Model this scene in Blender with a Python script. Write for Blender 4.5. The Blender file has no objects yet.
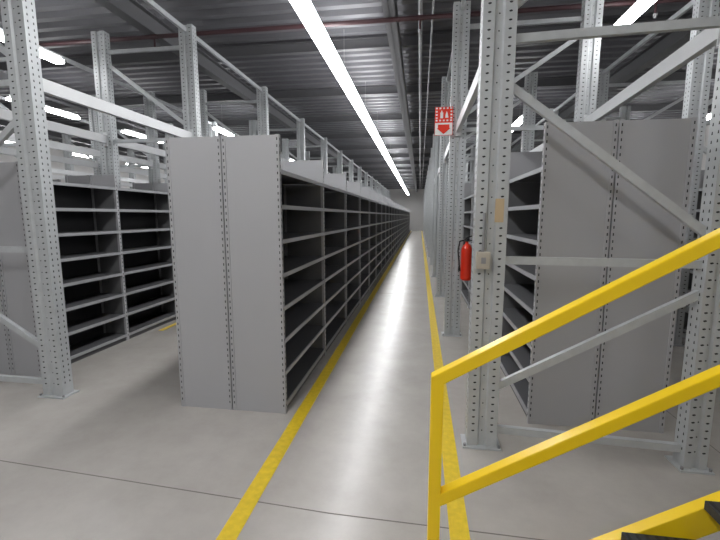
import bpy, math, random
from mathutils import Vector, Matrix
random.seed(4)
S=bpy.context.scene
S.view_settings.view_transform='Standard'
# ------------------------------------------------------------ materials
def mat(name,col,rough=.5,metal=0.0,noise=0.0,nscale=8,bump=0.0,emit=None,es=0,spec=.5,rvar=0.0):
    m=bpy.data.materials.new(name); m.use_nodes=True
    nt=m.node_tree; b=nt.nodes['Principled BSDF']
    b.inputs['Base Color'].default_value=(*col,1); b.inputs['Roughness'].default_value=rough
    b.inputs['Metallic'].default_value=metal
    b.inputs['Specular IOR Level'].default_value=spec
    if emit:
        b.inputs['Emission Color'].default_value=(*emit,1); b.inputs['Emission Strength'].default_value=es
    if noise or bump or rvar:
        tc=nt.nodes.new('ShaderNodeTexCoord'); n=nt.nodes.new('ShaderNodeTexNoise')
        n.inputs['Scale'].default_value=nscale; n.inputs['Detail'].default_value=6
        nt.links.new(tc.outputs['Object'],n.inputs['Vector'])
        if noise:
            r=nt.nodes.new('ShaderNodeMapRange'); r.inputs[1].default_value=.3; r.inputs[2].default_value=.7
            r.inputs[3].default_value=1-noise; r.inputs[4].default_value=1+noise
            nt.links.new(n.outputs['Fac'],r.inputs[0])
            v=nt.nodes.new('ShaderNodeVectorMath'); v.operation='SCALE'; v.inputs[0].default_value=col
            nt.links.new(r.outputs[0],v.inputs['Scale']); nt.links.new(v.outputs[0],b.inputs['Base Color'])
        if bump:
            bp=nt.nodes.new('ShaderNodeBump'); bp.inputs['Strength'].default_value=bump; bp.inputs['Distance'].default_value=.01
            nt.links.new(n.outputs['Fac'],bp.inputs['Height']); nt.links.new(bp.outputs[0],b.inputs['Normal'])
    return m
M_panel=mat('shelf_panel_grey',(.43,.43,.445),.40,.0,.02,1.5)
M_div_shaded=mat('shelf_panel_shaded_grey',(.17,.17,.175),.5)  # darkened copy of the panel grey, bay shade painted into the colour
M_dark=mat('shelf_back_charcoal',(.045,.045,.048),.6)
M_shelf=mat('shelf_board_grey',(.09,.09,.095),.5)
M_lip=mat('shelf_lip_grey',(.38,.385,.40),.4)
M_slot=mat('slot_black',(.03,.03,.032),.8)
M_galv=mat('galvanised_steel',(.50,.52,.53),.42,.15,.06,14)
M_beam=mat('beam_light_grey',(.66,.67,.68),.4,.05,.03,5)
M_yel=mat('yellow_rail_paint',(1.0,.68,.012),.32,0,.02,6,spec=.5)
M_line=mat('yellow_floor_paint',(.80,.57,.03),.35,0,.10,25)
M_ceil=mat('ceiling_deck_grey',(.14,.14,.152),.5,.1,.06,2)
M_ceilb=mat('ceiling_beam_grey',(.13,.13,.137),.55)
M_wall=mat('wall_paint',(.62,.61,.60),.7,0,.03,1)
M_red=mat('red_gloss',(.80,.04,.015),.3)
M_pipe=mat('pipe_maroon',(.06,.026,.03),.45)
M_cond=mat('conduit_grey',(.3,.3,.31),.4,.3)
M_white=mat('sign_white',(.8,.8,.78),.5)
M_black=mat('black_rubber',(.02,.02,.02),.6)
M_beige=mat('box_beige',(.46,.42,.35),.5)
M_tape=mat('tape_beige',(.55,.42,.26),.6)
M_emit=mat('led_diffuser',(.9,.9,.9),.5,emit=(.985,.99,1),es=28)
M_house=mat('fixture_white',(.7,.7,.7),.5)
M_tread=mat('tread_dark',(.05,.05,.05),.6,.2,.2,60)
M_joint=mat('joint_dark',(.17,.155,.14),.8)

# floor
def floor_mat():
    m=bpy.data.materials.new('polished_concrete'); m.use_nodes=True; nt=m.node_tree; b=nt.nodes['Principled BSDF']
    tc=nt.nodes.new('ShaderNodeTexCoord')
    n1=nt.nodes.new('ShaderNodeTexNoise'); n1.inputs['Scale'].default_value=2.2; n1.inputs['Detail'].default_value=8; n1.inputs['Roughness'].default_value=.68
    nt.links.new(tc.outputs['Object'],n1.inputs['Vector'])
    r=nt.nodes.new('ShaderNodeValToRGB'); r.color_ramp.elements[0].position=.1; r.color_ramp.elements[1].position=.9
    r.color_ramp.elements[0].color=(.365,.34,.312,1); r.color_ramp.elements[1].color=(.53,.50,.465,1)
    nt.links.new(n1.outputs['Fac'],r.inputs['Fac'])
    nt.links.new(r.outputs[0],b.inputs['Base Color'])
    b.inputs['Roughness'].default_value=.26
    return m
M_floor=floor_mat()

# ------------------------------------------------------------ mesh builder
class MB:
    def __init__(s): s.v=[];s.f=[];s.m=[];s.mats=[]
    def mi(s,m):
        if m not in s.mats: s.mats.append(m)
        return s.mats.index(m)
    def box(s,x0,x1,y0,y1,z0,z1,m):
        i=len(s.v); k=s.mi(m)
        s.v+= [(x0,y0,z0),(x1,y0,z0),(x1,y1,z0),(x0,y1,z0),(x0,y0,z1),(x1,y0,z1),(x1,y1,z1),(x0,y1,z1)]
        for q in ((0,3,2,1),(4,5,6,7),(0,1,5,4),(1,2,6,5),(2,3,7,6),(3,0,4,7)):
            s.f.append(tuple(i+a for a in q)); s.m.append(k)
    def quad(s,pts,m):
        i=len(s.v); s.v+=[tuple(p) for p in pts]; s.f.append(tuple(range(i,i+len(pts)))); s.m.append(s.mi(m))
    def bar(s,p0,p1,w,h,m,up=(0,0,1)):
        p0=Vector(p0);p1=Vector(p1);d=(p1-p0).normalized();up=Vector(up)
        if abs(d.dot(up))>.99: up=Vector((0,1,0))
        a=d.cross(up).normalized();b=a.cross(d).normalized()
        i=len(s.v);k=s.mi(m)
        for p in (p0,p1):
            for sx,sy in ((-1,-1),(1,-1),(1,1),(-1,1)):
                s.v.append(tuple(p+a*sx*w/2+b*sy*h/2))
        for q in ((0,3,2,1),(4,5,6,7),(0,1,5,4),(1,2,6,5),(2,3,7,6),(3,0,4,7)):
            s.f.append(tuple(i+a for a in q)); s.m.append(k)
    def cyl(s,p0,p1,r0,r1,m,n=14):
        p0=Vector(p0);p1=Vector(p1);d=(p1-p0).normalized();up=Vector((0,0,1))
        if abs(d.dot(up))>.99: up=Vector((0,1,0))
        a=d.cross(up).normalized();b=a.cross(d).normalized()
        i=len(s.v);k=s.mi(m)
        for p,r in ((p0,r0),(p1,r1)):
            for j in range(n):
                t=2*math.pi*j/n; s.v.append(tuple(p+a*math.cos(t)*r+b*math.sin(t)*r))
        for j in range(n):
            s.f.append((i+j,i+(j+1)%n,i+n+(j+1)%n,i+n+j)); s.m.append(k)
        s.f.append(tuple(i+j for j in reversed(range(n)))); s.m.append(k)
        s.f.append(tuple(i+n+j for j in range(n))); s.m.append(k)
    def prism(s,prof,z0,z1,m):
        i=len(s.v);n=len(prof);k=s.mi(m)
        for z in (z0,z1):
            for x,y in prof: s.v.append((x,y,z))
        for j in range(n):
            s.f.append((i+j,i+(j+1)%n,i+n+(j+1)%n,i+n+j)); s.m.append(k)
        s.f.append(tuple(i+j for j in reversed(range(n)))); s.m.append(k)
        s.f.append(tuple(i+n+j for j in range(n))); s.m.append(k)
    def yprism(s,prof,y0,y1,m):
        i=len(s.v);n=len(prof);k=s.mi(m)
        for y in (y0,y1):
            for x,z in prof: s.v.append((x,y,z))
        for j in range(n):
            s.f.append((i+j,i+(j+1)%n,i+n+(j+1)%n,i+n+j)); s.m.append(k)
        s.f.append(tuple(i+j for j in range(n))); s.m.append(k)
        s.f.append(tuple(i+n+j for j in reversed(range(n)))); s.m.append(k)
    def build(s,name,bevel=0,fixn=False):
        me=bpy.data.meshes.new(name); me.from_pydata(s.v,[],s.f)
        for m in s.mats: me.materials.append(m)
        me.polygons.foreach_set('material_index',s.m); me.update()
        if fixn:
            import bmesh
            bm=bmesh.new(); bm.from_mesh(me); bmesh.ops.recalc_face_normals(bm,faces=bm.faces); bm.to_mesh(me); bm.free()
        o=bpy.data.objects.new(name,me); S.collection.objects.link(o)
        if bevel:
            b=o.modifiers.new('bevel','BEVEL'); b.width=bevel; b.segments=2; b.limit_method='ANGLE'
        return o

# ------------------------------------------------------------ room
XL,XR,YB,YF,HC=-15.0,9.0,-5.0,46.0,4.75
b=MB(); b.box(XL,XR,YB,YF,-.1,0,M_floor); b.build('floor')
b=MB(); b.box(XL,XR,YF,YF+.15,0,HC,M_wall); b.build('wall_far')
b=MB(); b.box(XL,XR,YB-.15,YB,0,HC,M_wall); b.build('wall_back')
b=MB(); b.box(XL-.15,XL,YB,YF,0,HC,M_wall); b.build('wall_left')
b=MB(); b.box(XR,XR+.15,YB,YF,0,HC,M_wall); b.build('wall_right')
b=MB(); y=YB; per=.3; hh=.075
while y<YF-1e-3:
    pts=[(y,HC),(y+.11,HC),(y+.15,HC-hh),(y+.26,HC-hh),(y+.3,HC)]
    for (ya,za),(yb,zb) in zip(pts,pts[1:]):
        b.quad([(XL,ya,za),(XL,yb,zb),(XR,yb,zb),(XR,ya,za)],M_ceil)
    y+=per
b.box(XL,XR,YB,YF,HC+.01,HC+.1,M_ceil)
b.build('ceiling')
def ibeam_y(name,x,z,h=.3,w=.16):
    b=MB(); b.box(x-w/2,x+w/2,YB,YF,z-.014,z,M_ceilb); b.box(x-w/2,x+w/2,YB,YF,z-h,z-h+.014,M_ceilb); b.box(x-.006,x+.006,YB,YF,z-h,z,M_ceilb); return b.build(name)
def ibeam_x(name,y,z,h=.2,w=.1):
    b=MB(); b.box(XL,XR,y-w/2,y+w/2,z-.01,z,M_ceilb); b.box(XL,XR,y-w/2,y+w/2,z-h,z-h+.01,M_ceilb); b.box(XL,XR,y-.004,y+.004,z-h,z,M_ceilb); return b.build(name)
zb=HC-hh
for x in (-12.2,-8.4,-3.95,-.45,3.9): ibeam_y('ceiling_girder',x,zb-.18,.26,.16)
y=-3.2
while y<YF:
    ibeam_x('ceiling_joist',y,zb,.18); y+=2.65

# floor joints
b=MB()
b.bar((XL,2.85,.0006),(-.45,1.93,.0006),.006,.0012,M_joint); 
b.bar((-.45,1.93,.0006),(XR,1.75,.0006),.006,.0012,M_joint)
for yy in (8.2,14.3,20.4,26.5): b.box(XL,XR,yy,yy+.007,0,.0012,M_joint)
b.box(2.05,2.056,YB,YF,0,.0011,M_joint)
b.build('floor_joint')
b=MB(); b.box(-.975,-.875,YB,44,0,.0022,M_line); b.build('floor_marking_line')
b=MB(); b.box(.18,.28,YB,44,0,.0022,M_line); b.build('floor_marking_line.001')
b=MB(); b.box(-3.62,-3.55,5.0,40,0,.0022,M_line); b.build('floor_marking_line.002')

# ------------------------------------------------------------ racks
def post(b,cx,cy,h,holes,w=.10,base=True):
    d=.055
    P=[(-w,-d),(-.3*w,-d),(-.2*w,-d+.018),(.2*w,-d+.018),(.3*w,-d),(w,-d),(w,d),(-w,d)]
    b.prism([(cx+x,cy+y) for x,y in P],.012,h,M_galv)
    if base:
        b.box(cx-w-.03,cx+w+.03,cy-d-.03,cy+d+.03,0,.012,M_galv)
        for sx in (-1,1): b.cyl((cx+sx*(w+.015),cy-d-.012,.012),(cx+sx*(w+.015),cy-d-.012,.03),.010,.010,M_cond,6)
    if holes:
        e=.0012; z=.12; k=0
        while z<h-.05:
            for sx in (-1,1):
                x=cx+sx*w*.62
                b.quad([(x-.010,cy-d-e,z),(x-.002,cy-d-e,z-.004),(x+.010,cy-d-e,z),(x+.010,cy-d-e,z+.006),(x+.002,cy-d-e,z+.009),(x-.010,cy-d-e,z+.006)],M_slot)
            if k%2==0:
                b.quad([(cx+.005*math.cos(t*math.pi/4),cy-d+.018-e,z+.005*math.sin(t*math.pi/4)) for t in range(8)],M_slot)
            for sx in (-1,1):
                for oy in (-.025,.025):
                    X=cx+sx*(w+e)
                    b.quad([(X,cy+oy-.006,z),(X,cy+oy+.006,z),(X,cy+oy+.004,z+.018),(X,cy+oy-.004,z+.018)],M_slot)
            z+=.05; k+=1
def frame(b,xa,xb,y,h,full,holes,wo=.1,yo=0):
    post(b,xa,y,h,holes); post(b,xb,y+yo,h,holes,wo)
    s=1 if xb>xa else -1
    a=xa+s*.1; c=xb-s*wo
    def br(za,zc,w=.05): b.bar((a-s*.03,y,za),(c+s*.03,y+yo,zc),.035,w,M_galv)
    if full:
        br(.12,.12); br(.42,1.14); br(1.31,1.31); br(2.42,1.48)
    br(2.68,2.68); br(2.86,3.75); br(3.9,3.9)
def rack(name,xa,xb,ys,first_b=None,h=4.17,wo=.1,yo=0):
    b=MB(); px=[]
    for i,y in enumerate(ys):
        f=(i==0 and first_b is not None)
        xo=first_b if f else xb
        frame(b,xa,xo,y,h,i==0,y<9,wo if f else .1,yo if f else 0); px.append((xa,xo,y))
    for (a0,b0,y0),(a1,b1,y1) in zip(px,px[1:]):
        for z in (2.70,):
            for p,q in ((a0,a1),(b0,b1)):
                b.bar((p,y0+.05,z),(q,y1-.05,z),.05,.11,M_beam)
                for yy,pp in ((y0+.06,p),(y1-.06,q)):
                    b.box(pp-.03,pp+.03,yy-.005,yy+.005,z-.1,z+.1,M_beam)
        b.bar((a0,y0+.05,4.1),(a1,y1-.05,4.1),.04,.06,M_galv)
    return b.build(name)
ysR=[2.75]+[5.4+2.65*i for i in range(15)]
rack('pallet_rack',.455,1.95,ysR,1.75,wo=.066,yo=-.07)
rack('pallet_rack',3.15,4.75,ysR[1:])
ysL=[3.0]+[5.45+2.65*i for i in range(15)]
rack('pallet_rack',-3.2,-4.53,ysL)
rack('pallet_rack',-5.7,-7.02,ysL)
rack('pallet_rack',-8.9,-10.3,ysL)

# ------------------------------------------------------------ shelving
def shelving(name,x0,x1,y0,nb,bay,h=2.2,dec=4):
    b=MB(); mid=(x0+x1)/2; lv=[.085+i*.2665 for i in range(8)]
    y1=y0+nb*bay; e=.0012
    for i in range(nb+1):
        y=y0+i*bay
        for xa,xb in ((x0,mid-.005),(mid+.005,x1)):
            if i==0: b.box(xa+.002,xb-.002,y-.012,y+.012,0,h,M_panel)
            else:
                b.box(xa+.002,xb-.002,y-.012,y+.012,0,1.95,M_div_shaded); b.box(xa+.002,xb-.002,y-.012,y+.012,1.95,h,M_panel)  # same panel: painted shade below the top shelf, plain grey above
            b.box(xa,xa+.03,y-.018,y+.018,0,h+.004,M_panel)
            b.box(xb-.03,xb,y-.018,y+.018,0,h+.004,M_panel)
        if i<=dec:
            z=.06; k=0
            while z<h-.03:
                for X in (x0-e,x1+e):
                    b.quad([(X,y-.005,z),(X,y+.005,z),(X,y+.005,z+.02),(X,y-.005,z+.02)],M_slot)
                if i==0:
                    for X in (x0+.015,mid-.02,mid+.02,x1-.015):
                        Y=y-.018-e
                        b.quad([(X-.004,Y,z),(X+.004,Y,z),(X+.004,Y,z+.02),(X-.004,Y,z+.02)],M_slot)
                z+=.05; k+=1
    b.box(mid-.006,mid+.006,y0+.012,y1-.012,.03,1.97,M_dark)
    for i in range(nb):
        ya=y0+i*bay+.0185; yb=ya+bay-.037
        for z in lv:
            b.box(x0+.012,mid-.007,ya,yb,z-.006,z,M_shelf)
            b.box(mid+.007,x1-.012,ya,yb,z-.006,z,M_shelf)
            b.box(x0,x0+.012,ya,yb,z-.032,z+.001,M_lip)
            b.box(x1-.012,x1,ya,yb,z-.032,z+.001,M_lip)
        b.box(x0+.02,x0+.03,ya,yb,0,.05,M_shelf); b.box(x1-.03,x1-.02,ya,yb,0,.05,M_shelf)
    return b.build(name)
shelving('metal_shelving',-1.97,-1.05,2.97,28,1.385)
shelving('metal_shelving',.86,1.82,3.1,28,1.33,2.25)
shelving('metal_shelving',-4.41,-3.72,3.34,31,1.2,2.1)
shelving('metal_shelving',3.55,4.5,3.4,28,1.3,2.2,0)
shelving('metal_shelving',-6.85,-5.95,3.4,28,1.3,2.2,0)
shelving('metal_shelving',-10.1,-9.2,3.4,28,1.3,2.2,0)

# ------------------------------------------------------------ lights
LZ=3.9
def strip(x,y0,y1,w=.14):
    b=MB(); b.box(x-w/2,x+w/2,y0,y1,LZ-.05,LZ,M_emit); b.box(x-.03,x+.03,y0-.01,y1+.01,LZ,LZ+.05,M_house)
    y=y0+.4
    while y<y1:
        b.cyl((x,y,LZ+.05),(x,y,zb-.001),.004,.004,M_cond,5); y+=2.65
    b.build('strip_light')
strip(-1.31,-4,44,.19)
for y in (-2.0,4.0,10.2,16.4,22.6,28.8,35): 
    for x in (-5.35,2.35): strip(x,y,y+1.6)
for x in (-8.0,-12.8,6.6):
    for y in (-2.0,1,4.0,7.1,10.2,13.3,16.4,19.5,22.6,28.8,35): strip(x,y,y+1.6)

# ------------------------------------------------------------ pipes
zp=4.2
b=MB(); b.cyl((XL+.1,5.75,zp),(XR-.1,5.75,zp),.03,.03,M_pipe)
for x in (-6.8,-3.9,-.05,2.8,5.5):
    b.cyl((x,5.75,zp),(x,5.75,4.05),.014,.014,M_pipe,8); b.cyl((x,5.75,4.05),(x,5.75,4.0),.03,.012,M_cond,8)
    b.cyl((x-.05,5.75,zp),(x+.05,5.75,zp),.034,.034,M_pipe)
b.build('sprinkler_pipe')
b=MB(); b.cyl((-.05,-3,4.36),(-.05,44,4.36),.03,.03,M_cond); b.cyl((.12,-3,4.36),(.12,44,4.36),.014,.014,M_cond); b.build('conduit_pipe')

# ------------------------------------------------------------ extinguisher, sign, box
b=MB(); cx,cy,z0=.60,5.25,.78
prof=[(.0,0),(.055,0),(.07,.02),(.072,.08),(.072,.36),(.066,.41),(.045,.45),(.022,.47),(.02,.5)]
for (ra,za),(rb,zb_) in zip(prof,prof[1:]):
    if za!=zb_: b.cyl((cx,cy,z0+za),(cx,cy,z0+zb_),max(ra,.001),rb,M_red,20)
b.cyl((cx,cy,z0+.5),(cx,cy,z0+.54),.022,.022,M_black,12)
b.bar((cx-.02,cy,z0+.54),(cx+.09,cy,z0+.58),.02,.012,M_black); b.bar((cx-.02,cy,z0+.52),(cx+.08,cy,z0+.51),.02,.012,M_black)
hp=[(cx-.02,cy,z0+.52),(cx-.09,cy-.01,z0+.5),(cx-.11,cy-.02,z0+.38),(cx-.09,cy-.03,z0+.2)]
for p,q in zip(hp,hp[1:]): b.cyl(p,q,.009,.009,M_black,8)
b.cyl(hp[-1],(cx-.088,cy-.03,z0+.12),.009,.018,M_black,8)
b.box(cx-.03,cx+.03,cy+.05,cy+.095,z0+.1,z0+.4,M_cond)
b.build('fire_extinguisher')
b=MB(); sx,sy,sz=.27,5.28,2.60
b.box(sx-.11,sx+.11,sy,sy+.006,sz,sz+.34,M_red)
# white chequered border on the upper half, pictogram and arrow below
for i in range(5):
    x=sx-.1+i*.044
    for z in (sz+.17,sz+.315): b.box(x,x+.022,sy-.002,sy-.0002,z,z+.018,M_white)
for j in range(3):
    for x in (sx-.1,sx+.078): b.box(x,x+.022,sy-.002,sy-.0002,sz+.2+j*.038,sz+.218+j*.038,M_white)
b.box(sx-.045,sx-.01,sy-.002,sy-.0002,sz+.205,sz+.275,M_white); b.box(sx-.035,sx-.02,sy-.002,sy-.0002,sz+.275,sz+.295,M_white)
b.quad([(sx+.015,sy-.001,sz+.21),(sx+.055,sy-.001,sz+.21),(sx+.045,sy-.001,sz+.26),(sx+.033,sy-.001,sz+.29),(sx+.02,sy-.001,sz+.25)],M_white)
b.box(sx-.105,sx+.105,sy-.002,sy-.0002,sz+.005,sz+.15,M_white)
b.box(sx-.07,sx+.07,sy-.003,sy-.002,sz+.085,sz+.13,M_red)
b.quad([(sx-.085,sy-.003,sz+.085),(sx,sy-.003,sz+.015),(sx+.085,sy-.003,sz+.085)],M_red)
b.bar((sx+.1,sy+.01,sz+.34),(.40,sy+.06,sz+.34),.012,.012,M_cond); b.build('fire_extinguisher_sign')
b=MB(); px=.41; py=2.75-.0565
b.box(px-.042,px+.042,py-.045,py,1.26,1.37,M_beige); b.box(px-.015,px+.015,py-.05,py-.045,1.295,1.335,M_cond)
b.cyl((px,py-.012,1.37),(px,py-.012,1.62),.009,.009,M_cond,8)
b.build('electrical_junction_box',.003)
b=MB(); b.box(.475,.53,py-.003,py-.0006,1.56,1.71,M_tape); b.build('adhesive_label')

# ------------------------------------------------------------ staircase
st=bpy.data.objects.new('staircase',None); S.collection.objects.link(st)
Y=1.62; T=.052; X0=.085; q=T/2*1.166
def zt(x): return .930+.6*(x-X0)
def zm(x): return .366+.6*(x-.06)
def zs(x): return .262+.6*(x-.753)
XE=2.7
b=MB()
b.yprism([(X0-T/2,0),(X0+T/2,0),(X0+T/2,zt(X0+T/2)-q),(XE,zt(XE)-q),(XE,zt(XE)+q),(X0-T/2,zt(X0-T/2)+q)],Y-T/2,Y+T/2,M_yel)
b.box(X0-.07,X0+.07,Y-.07,Y+.07,0,.01,M_yel)
b.bar((X0,Y,zm(X0)),(XE,Y,zm(XE)),T*.98,T,M_yel)
b.box(XE-T,XE,Y-T/2+.001,Y+T/2-.001,zs(XE)-.1,zt(XE),M_yel)
o=b.build('handrail_far',.005,True); o.parent=st
b=MB()
def stringer(yc):
    xa=.753-.262/.6+.08
    b.bar((xa,yc,zs(xa)-.066),(XE,yc,zs(XE)-.066),.05,.113,M_yel)
stringer(Y); stringer(.62)
o=b.build('stringers',.004); o.parent=st
b=MB(); k=1
while True:
    z=.17*k; x=.753+(z-.262)/.6-.055
    if x>XE-.2: break
    b.box(x,x+.27,.65,Y-.026,z-.035,z,M_tread)
    for j in range(7): b.box(x+.01+j*.036,x+.02+j*.036,.66,Y-.03,z,z+.003,M_black)
    k+=1
b.box(XE-.2,XE+1.2,.6,Y+.03,zs(XE)-.06,zs(XE),M_tread)
for xx in (XE+.1,XE+1.1):
    for yy in (.65,Y-.03): b.box(xx-.04,xx+.04,yy-.04,yy+.04,0,zs(XE)-.06,M_yel)
o=b.build('treads'); o.parent=st

# ------------------------------------------------------------ world, camera
w=bpy.data.worlds.new('world'); S.world=w; w.use_nodes=True
w.node_tree.nodes['Background'].inputs[0].default_value=(.6,.6,.6,1); w.node_tree.nodes['Background'].inputs[1].default_value=.1
cam=bpy.data.cameras.new('camera'); co=bpy.data.objects.new('camera',cam); S.collection.objects.link(co)
cam.lens=20; cam.sensor_width=36; cam.clip_start=.02; cam.clip_end=200
co.location=(0,0,1.6)
p=math.atan(54/400); psi=math.atan2(60,math.hypot(400,54))
co.rotation_euler=(math.pi/2-p,0,psi)
S.camera=co
